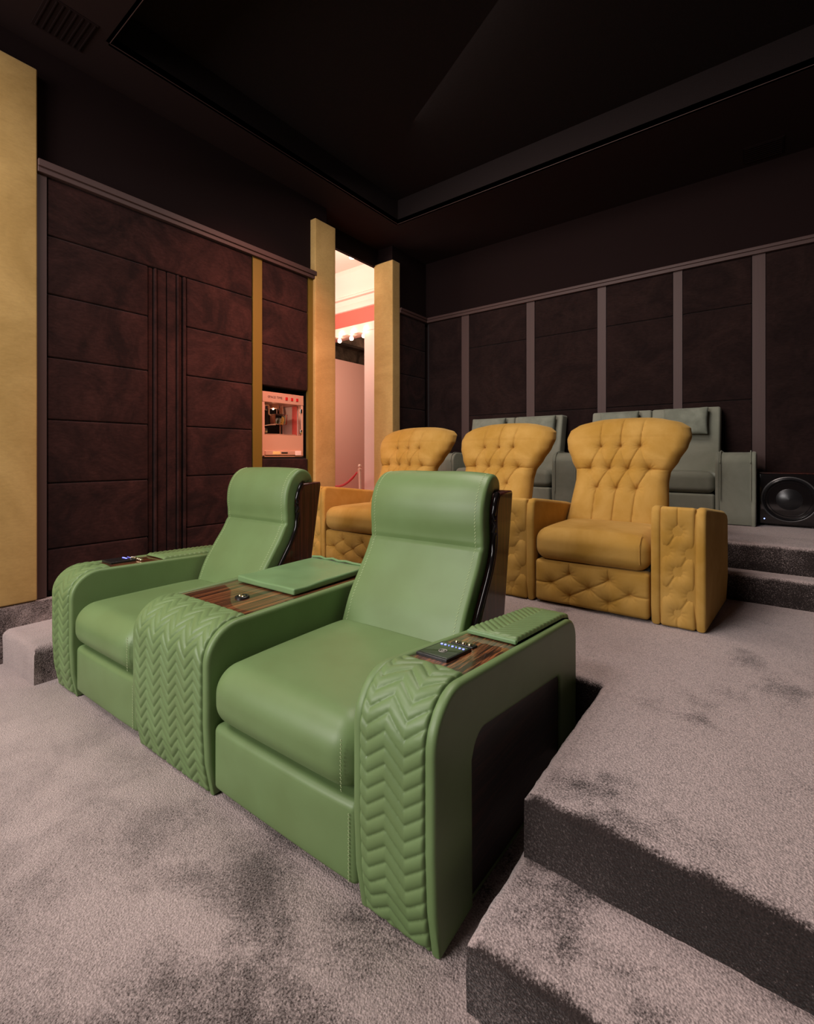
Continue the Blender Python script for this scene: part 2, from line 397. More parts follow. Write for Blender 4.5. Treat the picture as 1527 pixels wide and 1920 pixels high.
# ---- floor: the lowest level, and the stepped tiers
fl = mk('floor', [box(XL-0.1, XR, YF, YB, -0.1, 0.0)], 'carpet'); tag(fl, None, None, None, 'structure')
def tier(name, poly, z0, z1, r=0.026):
    poly = poly if area2(poly) > 0 else poly[::-1]
    m = len(poly); cnt = [max(1, int(math.hypot(poly[(i+1) % m][0]-poly[i][0], poly[(i+1) % m][1]-poly[i][1])/0.02)) for i in range(m)]
    rings = [(0.0, z0), (0.0, z0+(z1-z0)*0.5), (0.0, z1-r)] + [(r*(1-math.cos(t/5*PI/2)), z1-r+r*math.sin(t/5*PI/2)) for t in range(1, 6)] + [(r+0.014, z1)]
    V, Fc = [], []
    for ins, z in rings:
        Q = offset_poly(poly, ins) if ins > 0 else poly
        for i in range(m):
            a, b = Q[i], Q[(i+1) % m]
            for j in range(cnt[i]):
                x, y = a[0]+(b[0]-a[0])*j/cnt[i], a[1]+(b[1]-a[1])*j/cnt[i]
                # the pile edge wanders a little
                d = noise.noise_vector(Vector((x*9, y*9, z*9)))*0.005 + noise.noise_vector(Vector((x*45, y*45, z*45)))*0.003
                V.append((x+d.x, y+d.y, z))
    n = sum(cnt)
    for i in range(len(rings)-1):
        for j in range(n):
            Fc.append((i*n+j, i*n+(j+1) % n, (i+1)*n+(j+1) % n, (i+1)*n+j))
    cp = offset_poly(poly, r+0.005)
    top = ([(x, y, z1-0.0004) for x, y in cp], [tuple(range(len(cp)))])
    o = mk(name, [(V, Fc), top], 'carpet', None, 80); return tag(o, None, None, None, 'structure')
tier('floor_tier_1', [(-0.50, 1.15), (XR, 1.15), (XR, YB), (XL, YB), (XL, 1.885), (-0.50, 1.885)], -0.02, 0.33)
tier('floor_step_1', [(-0.515, 0.885), (XR, 0.885), (XR, 1.2), (-0.515, 1.2)], -0.02, 0.165)
tier('floor_step_2', [(XL-0.2, 0.722), (-3.04, 0.765), (-3.04, 1.9), (XL-0.2, 1.9)], -0.02, 0.195, 0.04)
tier('floor_tier_2', [(-0.26, 3.60), (XR, 3.60), (XR, YB), (XL, YB), (XL, 3.80), (-0.26, 3.80)], 0.30, 0.66)
tier('floor_step_3', [(-0.26, 3.46), (XR, 3.46), (XR, 3.7), (-0.26, 3.7)], 0.30, 0.495)

# ---- left wall
def prism(P, z0, z1): return slab(P, z0, z1, 0.003, 1, None, 'z')
wl = struct('wall_left')
DY0, DY1 = 3.365, 4.305      # doorway
mk('wall_core', [box(XL-0.6, XL-0.035, YF, 2.50, -0.05, CEIL), box(XL-0.27, XL-0.035, 3.06, DY0-0.06, -0.05, CEIL),
                 box(XL-0.6, XL-0.035, 2.50, 3.06, -0.05, 1.185), box(XL-0.6, XL-0.035, 2.50, 3.06, 1.825, CEIL), box(XL-0.6, XL-0.45, 2.50, 3.06, 1.185, 1.825),
                 box(XL-0.6, XL-0.27, 3.06, 3.10, -0.05, CEIL),
                 box(XL-0.27, XL-0.035, DY1+0.06, YB+0.2, -0.05, CEIL), box(XL-0.30, XL-0.26, DY0-0.05, DY1+0.05, 3.50, CEIL)], 'dark', wl, False)
mk('niche_lining', [box(XL-0.45, XL-0.035, 2.500, 2.512, 1.185, 1.825), box(XL-0.45, XL-0.035, 3.048, 3.060, 1.185, 1.825),
                    box(XL-0.45, XL-0.035, 2.50, 3.06, 1.178, 1.187), box(XL-0.45, XL-0.44, 2.50, 3.06, 1.185, 1.825), box(XL-0.45, XL-0.035, 2.50, 3.06, 1.822, 1.83)], 'black', wl, False)
mk('panel_backing', [box(XL-0.04, XL-0.028, 0.90, 3.09, 0.33, 1.18), box(XL-0.04, XL-0.028, 0.90, 2.50, 1.18, RAIL), box(XL-0.04, XL-0.028, 2.50, 3.09, 1.83, RAIL), box(XL-0.04, XL-0.028, 4.44, YB, 0.33, RAIL)], 'groove', wl, False)
mk('carpet_kick', [rb(XL-0.03, XL+0.025, YF, 1.9, 0.0, 0.325, 0.012), ], 'carpet', wl)
def panel(y0, y1, z0, z1, mat='suede', d=0.0, n='padded_panel', th=0.032, r=0.011, parent=None):
    g = 0.0015
    def f(x, y, z):
        if x > XL-0.01:
            u = max(0, 1-((2*y-y0-y1)/(y1-y0))**6)*max(0, 1-((2*z-z0-z1)/(z1-z0))**4)
            x += 0.004*u + 0.0015*noise.noise(Vector((y*6, z*6, 3)))
        return (x, y, z)
    return mk(n, [rb(XL-0.032, XL-0.032+th+d, y0+g, y1-g, z0+g, z1-g, r, (1, 8, 8), 3, f)], mat, parent or wl)
ZC = [0.36, 0.62, 1.03, 1.425, 1.812, 2.204, 2.566, RAIL-0.03]
panel(0.953, 2.412, ZC[6], ZC[7])
for a, b in zip(ZC[:-2], ZC[1:-1]): panel(0.953, 1.553, a, b)
for a, b in zip([0.36, 0.40, 0.65, 1.045, 1.425, 1.817, 2.19], [0.40, 0.65, 1.045, 1.425, 1.817, 2.19, ZC[6]]): panel(1.832, 2.412, a, b)
for a, b, d in ((1.555, 1.590, -0.014), (1.592, 1.612, 0.006), (1.614, 1.683, -0.004), (1.685, 1.755, -0.004), (1.757, 1.776, 0.006), (1.778, 1.802, -0.012), (1.804, 1.830, 0.004)):
    panel(a, b, 0.36, ZC[6], 'suede', d, 'padded_strip', r=0.008)
for a, b in ((2.585, ZC[7]), (2.19, 2.585), (1.825, 2.19), (0.36, 1.175)): panel(2.512, 3.03, a, b)
for a, b in zip([0.36, 0.62, 1.03, 1.41, 1.79, 2.20, 2.55], [0.62, 1.03, 1.41, 1.79, 2.20, 2.55, RAIL-0.03]): panel(4.455, 5.0, a, b)
mk('gold_strip', [box(XL-0.03, XL+0.004, 2.415, 2.508, 0.33, ZC[7])], 'gold_strip', wl, False)
mk('gold_strip', [box(XL-0.03, XL+0.004, 3.033, 3.092, 0.33, ZC[7])], 'gold_strip', wl, False)
mk('edge_strip', [box(XL-0.03, XL+0.006, 0.898, 0.950, 0.33, ZC[7])], 'trim', wl, False)
o = mk('trim_1', [rb(XL-0.03, XL+0.030, 0.90, 3.10, RAIL-0.03, RAIL+0.005, 0.004), rb(XL-0.03, XL+0.042, 0.90, 3.11, RAIL+0.002, RAIL+0.045, 0.004)], 'trim'); tag(o, kind='structure')
o = mk('trim_2', [rb(XL-0.03, XL+0.030, 4.443, YB, RAIL-0.03, RAIL+0.005, 0.004), rb(XL-0.03, XL+0.042, 4.443, YB, RAIL+0.002, RAIL+0.03, 0.004)], 'trim'); tag(o, kind='structure')

# suede-wrapped golden pillars
def pillar(y0, y1, x0, x1, z0, z1, label):
    def f(x, y, z):
        return (x+0.002*noise.noise(Vector((y*5, z*2.5, 1.7))), y, z)
    o = mk('wall_pillar', [rb(x0, x1, y0, y1, z0, z1, 0.008, (2, 6, 40), 2, f)], 'suede_gold')
    return tag(o, label, 'pillar', 'golden suede pillars on the left wall')
pillar(-0.6, 0.897, XL-0.03, XL+0.03, 0.33, 3.535, 'wide golden suede pillar at the far left edge, beside the dark panelled wall')
pillar(3.094, DY0, XL-0.275, XL+0.035, 0.332, 3.522, 'golden suede pillar between the popcorn machine niche and the doorway')
pillar(DY1, 4.443, XL-0.275, XL+0.020, 0.332, 3.522, 'golden suede pillar on the far side of the doorway, behind the yellow armchairs')

# ---- back wall
wb = struct('wall_back')
mk('wall_core', [box(XL-0.3, XR+0.1, YB+0.035, YB+0.2, -0.05, CEIL)], 'dark', wb, False)
mk('panel_backing', [box(XL, XR, YB+0.025, YB+0.036, 0.5, RAIL)], 'groove', wb, False)
def bpanel(x0, x1, z0, z1):
    g = 0.0015
    def f(x, y, z):
        if y < YB+0.01:
            u = max(0, 1-((2*x-x0-x1)/(x1-x0))**6)*max(0, 1-((2*z-z0-z1)/(z1-z0))**4)
            y -= 0.004*u + 0.0015*noise.noise(Vector((x*6, z*6, 5)))
        return (x, y, z)
    mk('padded_panel', [rb(x0+g, x1-g, YB, YB+0.03, z0+g, z1-g, 0.011, (8, 1, 8), 3, f)], 'suede_back', wb)
strips = [(-3.0, -2.895), (-2.153, -2.059), (-1.384, -1.301), (-0.70, -0.626), (-0.102, -0.011), (0.70, 0.78), (1.5, 1.58), (2.3, 2.38)]
bpanel(XL+0.03, -3.0, 0.66, RAIL-0.03)
for i, (a, b) in enumerate(strips[:-1]):
    c = strips[i+1][0]
    if i == 4: bpanel(b, c, 0.66, RAIL-0.03)
    else:
        for z0, z1 in ((0.66, 0.86), (0.86, 1.69), (1.69, 2.516), (2.516, RAIL-0.03)): bpanel(b, c, z0, z1)
for a, b in strips: mk('vertical_strip', [box(a, b, YB-0.004, YB+0.03, 0.66, RAIL-0.03)], 'trim', wb, False)
o = mk('trim_3', [rb(XL, XR, YB-0.030, YB+0.03, RAIL-0.03, RAIL+0.005, 0.004), rb(XL, XR, YB-0.042, YB+0.03, RAIL+0.002, RAIL+0.03, 0.004)], 'trim'); tag(o, kind='structure')
# ---- right and front walls, out of view
tag(mk('wall_right', [box(XR, XR+0.1, YF, YB+0.2, -0.05, CEIL+0.4)], 'dark', None, False), kind='structure')
tag(mk('wall_front', [box(XL-0.6, XR+0.1, YF-0.1, YF, -0.05, CEIL+0.4)], 'dark', None, False), kind='structure')

# ---- ceiling: soffit ring round a raised tray
TX0, TX1, TY0, TY1, TZ = -3.19, 2.5, 1.175, 4.0, 0.26
ce = struct('ceiling')
mk('soffit', [box(XL-0.3, TX0, YF, YB+0.2, CEIL, CEIL+0.05), box(TX1, XR, YF, YB+0.2, CEIL, CEIL+0.05),
              box(TX0, TX1, YF, TY0, CEIL, CEIL+0.05), box(TX0, TX1, TY1, YB+0.2, CEIL, CEIL+0.05)], 'soffit', ce, False)
mk('tray_sides', [box(TX0-0.02, TX0, TY0, TY1, CEIL, CEIL+TZ), box(TX1, TX1+0.02, TY0, TY1, CEIL, CEIL+TZ), box(TX0, TX1, TY0-0.02, TY0, CEIL, CEIL+TZ), box(TX0, TX1, TY1, TY1+0.02, CEIL, CEIL+TZ)], 'tray', ce, False)
mk('tray_panel', [box(TX0-0.02, TX1+0.02, TY0-0.02, TY1+0.02, CEIL+TZ, CEIL+TZ+0.05)], 'tray', ce, False)
mk('tray_lip', [box(TX0, TX0+0.003, TY0, TY1, CEIL-0.002, CEIL+0.002), box(TX0, TX1, TY1-0.003, TY1, CEIL-0.002, CEIL+0.002), box(TX0, TX1, TY0, TY0+0.003, CEIL-0.002, CEIL+0.002)], 'trim', ce, False)
def vent(x0, x1, y0, y1, label):
    o = mk('ceiling_vent', [box(x0, x1, y0, y1, CEIL-0.004, CEIL)] + [box(x0+0.012, x1-0.012, y0+0.014+i*(y1-y0-0.03)/7, y0+0.020+i*(y1-y0-0.03)/7, CEIL-0.008, CEIL-0.003) for i in range(8)], 'dark', None, False)
    tag(o, label, 'ceiling vent', 'dark vents in the ceiling soffit')
vent(-3.40, -3.11, 0.84, 1.09, 'dark rectangular vent in the ceiling corner above the wide golden pillar')
vent(-0.16, 0.11, 4.74, 4.99, 'dark rectangular vent in the ceiling above the back wall, at the right')

# ---- hall seen through the doorway
hall = struct('hall_shell')
HZ, HY = 0.33, 5.2
mk('hall_floor', [box(-11, XL-0.03, 1.5, 13, HZ-0.05, HZ)], 'redcarpet', hall, False)
mk('hall_ceiling', [box(-11, XL-0.27, 1.5, HY, 4.02, 4.08)], 'hallwhite', hall, False)
mk('hall_side_wall', [box(-11, XL-0.27, 1.45, 1.5, HZ, 4.1), box(-11.05, -11, 1.5, HY, HZ, 4.1), box(XL-0.27, XL-0.2, HY, 13, HZ, 4.8)], 'hallwhite', hall, False)
corn = [(HY, 4.02), (HY-0.10, 4.02), (HY-0.10, 3.95), (HY-0.07, 3.90), (HY-0.03, 3.80), (HY-0.02, 3.66), (HY-0.05, 3.64), (HY-0.05, 3.61), (HY, 3.60)]
mk('hall_cornice', [slab(corn, -11, XL-0.27, 0.001, 1), slab([(HY, 3.60), (HY-0.03, 3.59), (HY-0.02, 3.52), (HY-0.045, 3.47), (HY-0.045, 3.42), (HY, 3.41)], -11, XL-0.27, 0.001, 1)], 'hallwhite', hall, 30)
mk('hall_red_fascia', [box(-11, XL-0.27, HY-0.02, HY+0.02, 3.165, 3.415)], 'hallred', hall, False)
mk('hall_bulb_beam', [box(-11, XL-0.27, HY-0.06, HY+0.18, 3.05, 3.17)], 'hallwhite', hall, False)
mk('hall_pilaster', [box(-4.74, XL-0.27, HY-0.05, HY+0.15, HZ, 3.05)], 'hallwhite', hall, False)
mk('hall_partition', [box(-8.6, -8.5, HY, 13, HZ, 3.61)], 'hallpink', hall, False)
mk('hall_concrete_ceiling', [box(-11, XL-0.2, HY+0.02, 13, 4.7, 4.8), box(-9.4, -9.2, HY+0.02, 13, 4.3, 4.7), box(-11, XL, 9.2, 9.5, 4.45, 4.7), box(-11, -10.9, HY, 13, 3.6, 4.8), box(-11, XL, 13, 13.1, 0, 4.8)], 'concrete', hall, False)
nm = ['leftmost', 'second from left', 'third from left', 'rightmost, beside the golden pillar']
for i in range(4):
    o = mk('marquee_bulb', [lathe([(0.001, -0.045), (0.022, -0.038), (0.032, -0.02), (0.03, 0.0), (0.014, 0.02), (0.013, 0.05)], 12, (-5.29+0.255*i, HY-0.02, 3.005))], 'bulb')
    tag(o, 'glowing bulb in the lower marquee row beyond the doorway, ' + nm[i], 'light bulb', 'marquee bulbs beyond the doorway')
for i in range(3):
    o = mk('marquee_bulb', [lathe([(0.001, -0.04), (0.02, -0.035), (0.028, -0.018), (0.026, 0.0), (0.012, 0.02), (0.012, 0.03)], 12, (-5.20+0.255*i, HY-0.09, 3.075))], 'bulb')
    tag(o, 'glowing bulb in the upper marquee row beyond the doorway, ' + ['left one', 'middle one', 'right one'][i], 'light bulb', 'marquee bulbs beyond the doorway')
o = mk('hall_spotlight', [lathe([(0.001, 0), (0.035, 0), (0.04, 0.06), (0.02, 0.07)], 14, (-4.572, 4.711, 3.94))], 'bulb')
tag(o, 'small glowing ceiling spotlight beyond the doorway', 'spotlight')
# stanchion with rope
st = thing('stanchion', 'pale brass rope stanchion with round finial beyond the doorway', 'stanchion', (-4.56, 4.86, HZ))
sz = 0.755
mk('post', [tube([(0.02, 0, 0.02), (0, 0, sz-0.10)], 0.021, 12)], 'brass', st)
mk('finial', [lathe([(0.001, sz), (0.02, sz-0.004), (0.029, sz-0.025), (0.02, sz-0.047), (0.01, sz-0.055), (0.03, sz-0.066), (0.03, sz-0.085), (0.02, sz-0.10), (0.021, sz-0.12)], 16)], 'brass', st)
mk('base', [lathe([(0.16, 0.0), (0.16, 0.012), (0.05, 0.03), (0.02, 0.06)], 24)], 'brass', st)
mk('rope_hook', [tube([(0, 0, sz-0.10), (-0.05, 0.02, sz-0.09), (-0.07, 0.03, sz-0.13)], 0.008, 8)], 'brass', st)
rp = [(-4.645 - 1.4*t, 4.89 + 0.5*t, HZ+sz-0.12 - 1.0*t*(1-t)*0.95) for t in [i/24 for i in range(25)]]
tag(mk('velvet_rope', [tube(rp, [0.013]*2+[0.018]*21+[0.013]*2, 10)], 'rope'), 'red velvet rope hanging from the brass stanchion beyond the doorway', 'rope')

# ---- popcorn machine in the wall niche
pm = thing('popcorn_machine', 'copper-toned glass-fronted popcorn machine set into the dark wall niche', 'popcorn machine', (XL-0.045, 2.545, 1.19))
# local: +x into the room, y along the wall 0..0.467, z up 0..0.59
PW, PH, PD = 0.467, 0.592, 0.36
mk('frame', [rb(-PD, 0, 0, 0.026, 0, PH, 0.003), rb(-PD, 0, PW-0.026, PW, 0, PH, 0.003), rb(-PD, 0.004, 0, PW, PH-0.095, PH, 0.004),
             rb(-PD, 0, 0, PW, 0, 0.016, 0.003), box(-0.02, 0, 0.024, PW-0.024, 0.055, 0.205), box(-PD, -0.02, 0.02, PW-0.02, 0.19, 0.20)], 'pinkmetal', pm)
mk('back_panel', [box(-PD, -PD+0.01, 0.02, PW-0.02, 0.19, PH-0.09)], 'black', pm, False)
mk('side_panel', [box(-PD+0.02, -0.05, PW-0.036, PW-0.028, 0.20, PH-0.1)], 'hallwhite', pm, False)  # inner side; its cream colour stands in for a pale reflection
mk('front_glass', [box(-0.008, -0.004, 0.026, PW-0.026, 0.205, PH-0.095)], 'glass', pm, False)
mk('lower_drawer', [rb(-0.02, 0.010, 0.026, PW-0.03, 0.018, 0.058, 0.003)], 'pinkmetal', pm)
mk('drawer_handle', [rb(0.008, 0.016, 0.20, 0.27, 0.034, 0.046, 0.003)], 'black', pm)
mk('maker_plate', [rb(0.008, 0.013, PW-0.105, PW-0.035, 0.016, 0.058, 0.002)], 'hallwhite', pm)
mk('price_sticker', [rb(0.008, 0.012, 0.105, 0.19, 0.024, 0.052, 0.002)], 'popcorn', pm)
for i, y in enumerate((0.262, 0.325, 0.387)):
    mk('rocker_switch', [rb(0.0, 0.010, y-0.012, y+0.012, PH-0.062, PH-0.034, 0.002)], 'redswitch', pm)
mk('lettering', [text_geo('·SPACE TIME·', 0.030, lambda x, y, z: (0.005+z, 0.135+x, PH-0.047+y), 0.0008)], 'ink', pm, False)
for (y, z) in ((0.034, 0.44), (0.034, 0.24), (PW-0.034, 0.44), (PW-0.034, 0.24)):
    mk('door_hinge', [rb(0.0, 0.012, y-0.012, y+0.012, z-0.02, z+0.02, 0.003)], 'chrome', pm)
ke = mk('kettle', [lathe([(0.001, 0), (0.078, 0.0), (0.086, 0.012), (0.088, 0.088), (0.092, 0.091), (0.092, 0.097), (0.06, 0.104), (0.001, 0.108)], 32, (-0.13, 0.265, 0.305))], 'kettle', pm)
mk('kettle_handle', [tube([(-0.08, 0.07, 0.475), (-0.08, 0.12, 0.48), (-0.08, 0.13, 0.465), (-0.09, 0.135, 0.40), (-0.12, 0.175, 0.392)], 0.0065, 8)], 'brass', ke)
mk('kettle_rod', [tube([(-0.13, 0.255, 0.41), (-0.13, 0.255, PH-0.1)], 0.003, 6)], 'brass', ke)
mk('kettle_bracket', [tube([(-0.05, 0.05, 0.285), (-0.07, 0.13, 0.298), (-0.09, 0.21, 0.303)], 0.004, 6)], 'brass', ke)
mk('drive_column', [lathe([(0.028, 0.20), (0.028, 0.31), (0.02, 0.315), (0.02, 0.40), (0.028, 0.405), (0.028, 0.46), (0.016, 0.47), (0.016, 0.50)], 20, (-0.235, 0.385, 0))], 'chrome', pm)
mk('red_reflection_strip', [box(-0.12, -0.05, PW-0.040, PW-0.036, 0.20, PH-0.1)], 'hallred', pm, False)  # red strip stands in for the rope's reflection on the inner side
mk('lamp_housing', [rb(-0.2, -0.12, 0.20, 0.27, PH-0.13, PH-0.095, 0.006)], 'pinkmetal', pm)
ch = [(-0.1, 0.30, PH-0.1), (-0.1, 0.302, 0.42), (-0.1, 0.30, 0.37)]
mk('hanging_chain', [tube(ch, 0.0035, 6)], 'brass', pm)
mk('deck_tray', [rb(-0.10, -0.022, 0.05, PW-0.07, 0.198, 0.215, 0.004)], 'pinkmetal', pm)

pl = bpy.data.lights.new('popcorn_lamp', 'POINT'); pl.energy = 0.22; pl.color = (1.0, 0.72, 0.55); pl.shadow_soft_size = 0.006
plo = bpy.data.objects.new('popcorn_lamp', pl); COL.objects.link(plo); plo.location = (-0.16, 0.235, PH-0.137); plo.parent = pm

# ================================================================== GREEN TWO-SEAT RECLINER
gs = thing('recliner_sofa', 'green leather two-seat recliner with chevron-quilted arms on the lowest floor level', 'recliner sofa', (-0.613, 0.934, 0.0), R(2.0))
def part(name, geo, mat, parent=None, smooth=True, label=None):
    o = mk(name, geo, mat, parent or gs, smooth)
    if label: o['label'] = label
    return o
def tri(x):  # triangle wave, period 1, range -1..1
    x = x % 1.0; return 4*abs(x-0.5)-1
def quilt(path, x0, x1, nper, phase, pitch=0.041, zig=0.023, amp=0.0068, f=None, nu=None, flip=1, ends=(0.02, 0.02)):
    L = plen(path); nv = max(8, int(L/0.0032)); nu = nu or max(24, int((x1-x0)/0.0032))
    D = resample(path, nv); V, Fc = [], []
    for i in range(nv+1):
        a, b = D[max(0, i-1)], D[min(nv, i+1)]; l = math.hypot(b[0]-a[0], b[1]-a[1]) or 1
        ny, nz = -(b[1]-a[1])/l*flip, (b[0]-a[0])/l*flip
        s = L*i/nv
        for j in range(nu+1):
            u = j/nu
            q = (s - zig*tri(u*nper+phase))/pitch
            w = abs(math.sin(PI*q)); h = amp*(w**0.45)
            e = min(u, 1-u)*(x1-x0); es = min(s/ends[0] if ends[0] else 9, (L-s)/ends[1] if ends[1] else 9, 1)
            ed = min(e/0.010, 1.0); ed = math.sqrt(max(0, 1-(1-ed)**2)); es = math.sqrt(max(0, 1-(1-es)**2))
            h = h*ed*es - 0.008*(1-ed*es) + 0.002*u*(1-u)*4
            p = (x0+(x1-x0)*u, D[i][0]+ny*h, D[i][1]+nz*h)
            V.append(f(*p) if f else p)
    for i in range(nv):
        for j in range(nu):
            a = i*(nu+1)+j; Fc.append((a, a+1, a+nu+2, a+nu+1))
    return V, Fc
def arm_outline(zt0, zt1, D, yf=-0.03, r=0.13, rbk=0.09, zb=0.002):
    P = [(0.0, zb), (yf*0.75, 0.12), (yf, 0.26)]
    P += arc(yf+r, zt0-r, r, 180, 90, 12)
    P += [(D*0.5, (zt0+zt1)/2)] + arc(D-rbk, zt1-rbk, rbk, 90, 0, 8) + [(D, 0.2), (D, zb)]
    return P
def front_path(zt0, zt1, yend, D, yf=-0.03, r=0.13, d=0.0, zb=0.004):
    P = [(0.0, zb), (yf*0.75, 0.12), (yf, 0.26)] + arc(yf+r, zt0-r, r, 180, 90, 14)
    k = (zt1-zt0)/(D-0.1)
    P += [(yend, zt0+k*(yend-0.1))]
    return [(a, b) for a, b in P]
def green_arm(x0, x1, zt0, zt1, D, warp, open_side, label, nper, phase, inlay0, inlay1, railw=0.026, tablet=None, mirror=False):
    w = warp or (lambda x, y, z: (x, y, z))
    P = arm_outline(zt0, zt1, D)
    root = None
    # core between the rails, slightly lower than them
    Pc = [(max(0.012, y+0.010), z-0.012 if z > 0.3 else z) for y, z in P]
    Pc = offset_poly(P if area2(P) > 0 else P[::-1], 0.012)
    root = part('armrest', [slab(Pc, x0+railw*0.6, x1-railw*0.6, 0.002, 1, w)], 'green', gs)
    if label: root['label'] = label
    # rails
    if open_side:
        Pi = [(0.158, zt0-0.20)] + []
        zi0, zi1 = zt0-0.165, zt1-0.165
        hole = [(0.158, 0.012), (0.158, zi0-0.06)] + arc(0.218, zi0-0.06, 0.06, 180, 90, 6) + arc(D-0.20, zi1-0.04, 0.03, 90, 0, 5) + [(D-0.17, 0.012)]
        outer = P[:]  # runs from front foot over the top to the rear foot
        arch = outer + hole[::-1]
        part('side_rail', [slab(arch, x1-railw*1.25, x1, 0.012, 4, w)], 'green', root)
        part('side_inlay', [slab(offset_poly(P[::-1], 0.03), x1-railw*0.8, x1-railw*0.45, 0.001, 1, w)], 'ebony_side', root, label='dark glossy ebony inlay in the side of the arm')
    else:
        part('side_rail', [slab(P, x1-railw*1.25, x1, 0.012, 4, w)], 'green', root)
    part('side_rail', [slab(P, x0, x0+railw*1.25, 0.012, 4, w)], 'green', root)
    fp = front_path(zt0, zt1, inlay0, D)
    part('quilted_front', [quilt(fp, x0+railw, x1-railw, nper, phase, f=w)], 'green', root)
    k = (zt1-zt0)/(D-0.1); zz = lambda y: zt0+k*(y-0.1)
    def flat(y0, y1, z0, z1, xa, xb, r=0.004, n=(1,1,1)):
        def f(x, y, z): return w(x, y, z+zz(y))
        return rb(xa, xb, y0, y1, z0, z1, r, n, 3, f)
    part('ebony_inlay', [flat(inlay0-0.004, inlay1+0.03, -0.02, -0.006, x0+railw, x1-railw, 0.002, (1, 12, 1))], 'ebony', root, label='striped glossy ebony veneer inlay')
    yb = D-0.03
    lp = [(inlay1, zz(inlay1)+0.004), (yb-0.06, zz(yb)+0.004), (yb, zz(yb)-0.01), (yb+0.022, zz(yb)-0.06), (yb+0.026, zz(yb)-0.14)]
    return root, zz, flat, lp, w
def warpR(x, y, z):
    # right arm: narrows and swings out a little towards its rear
    yy = max(0.0, y-0.06); xi, xo = -0.255+0.125*yy, 0.0+0.055*yy
    u = (x+0.255)/0.255; return (xi+(xo-xi)*u, y, z)
AR, zzR, flatR, lpR, wR = green_arm(-0.255, 0.0, 0.625, 0.575, 0.945, warpR, True, 'right-hand arm with wide chevron quilting', 1.72, 0.27, 0.155, 0.465)
part('quilted_lid', [quilt(lpR, -0.255+0.027, -0.027, 1.0, 0.0, 0.030, 0.040, 0.006, f=lambda x, y, z: wR(x, y, z+0.008)), ], 'green', AR)
part('lid_edge', [flatR(0.460, 0.475, -0.004, 0.010, -0.226, -0.029, 0.004)], 'green_lid', AR)
# touch panel, its lights and emblem, chrome buttons
def panel_unit(AX, xa, xb, y0, y1, flatf, zzf, wf, par):
    tb = part('control_panel', [flatf(y0, y1, -0.006, 0.005, xa, xb, 0.002)], 'black_gloss', par)
    part('panel_screen', [flatf(y0+0.010, y1-0.006, 0.0045, 0.0062, xa+0.006, xb-0.006, 0.0008)], 'screen', tb)
    return tb
tb = part('control_panel', [flatR(0.195, 0.325, -0.008, 0.003, -0.222, -0.112, 0.002)], 'black', AR, label='black touch control panel with blue lights')
E2 = []
for i in range(7):
    x = -0.207+0.0135*i; r_ = 0.0034 if i in (0, 1, 5, 6, 3) else 0.0016
    g = lathe([(0.0001, 0.0012), (r_, 0.001), (r_, 0)], 10, (x, 0.300, 0.0036)); E2.append(mapv(g, lambda a, b, c: wR(a, b, c+zzR(b))))
cx, cy = -0.165, 0.250
ringp = [(cx+0.012*math.cos(t), cy+0.012*math.sin(t), 0.0038) for t in [i/28*2*PI for i in range(28)]]
ring2 = [(cx+0.0055*math.cos(t), cy+0.0055*math.sin(t), 0.0038) for t in [0.6+i/20*5.0 for i in range(21)]]
Eg = [mapv(tube(ringp, 0.0014, 5, True), lambda a, b, c: wR(a, b, c+zzR(b))), mapv(tube(ring2, 0.0013, 5), lambda a, b, c: wR(a, b, c+zzR(b))),
      mapv(tube([(cx, cy, 0.0038), (cx+0.0055, cy, 0.0038)], 0.0012, 5), lambda a, b, c: wR(a, b, c+zzR(b)))]
bt = part('button_bar', [flatR(0.342, 0.372, -0.006, -0.001, -0.205, -0.120, 0.004)], 'black', AR)
# these sit one level below their arm: thing > arm > piece
part('indicator_lights', E2, 'led', AR, label='row of small blue lights on the touch panel')
part('panel_emblem', Eg, 'logo', AR, label='round grey emblem on the touch panel')
part('panel_screen', [flatR(0.205, 0.318, 0.0025, 0.0034, -0.216, -0.118, 0.0004)], 'screen', AR)
for x in (-0.188, -0.162, -0.138):
    part('push_button', [mapv(lathe([(0.0001, 0.008), (0.007, 0.0075), (0.009, 0.004), (0.009, 0)], 16, (x, 0.357, -0.003)), lambda a, b, c: wR(a, b, c+zzR(b)))], 'bronze', AR)

AL, zzL, flatL, lpL, wL = green_arm(-2.363, -2.110, 0.618, 0.590, 0.945, None, False, 'left-hand arm with chevron quilting', 1.72, 0.27, 0.165, 0.44)
part('quilted_lid', [quilt(lpL, -2.363+0.027, -2.110-0.027, 1.0, 0.0, 0.030, 0.040, 0.006, f=lambda x, y, z: (x, y, z+0.002))], 'green', AL)
tl = part('control_panel', [flatL(0.195, 0.325, -0.006, 0.006, -2.330, -2.215, 0.002)], 'black', AL, label='black touch control panel with blue lights')
part('indicator_lights', [flatL(0.296, 0.303, 0.006, 0.0075, -2.32, -2.27, 0.0005)], 'led', AL)
part('button_bar', [flatL(0.312, 0.345, 0.004, 0.016, -2.30, -2.25, 0.004)], 'chrome', AL)
for x in (-2.235, -2.215, -2.195):
    part('push_button', [lathe([(0.0001, 0.008), (0.007, 0.0075), (0.009, 0.004), (0.009, 0)], 16, (x, 0.345, zzL(0.345)))], 'bronze', AL)

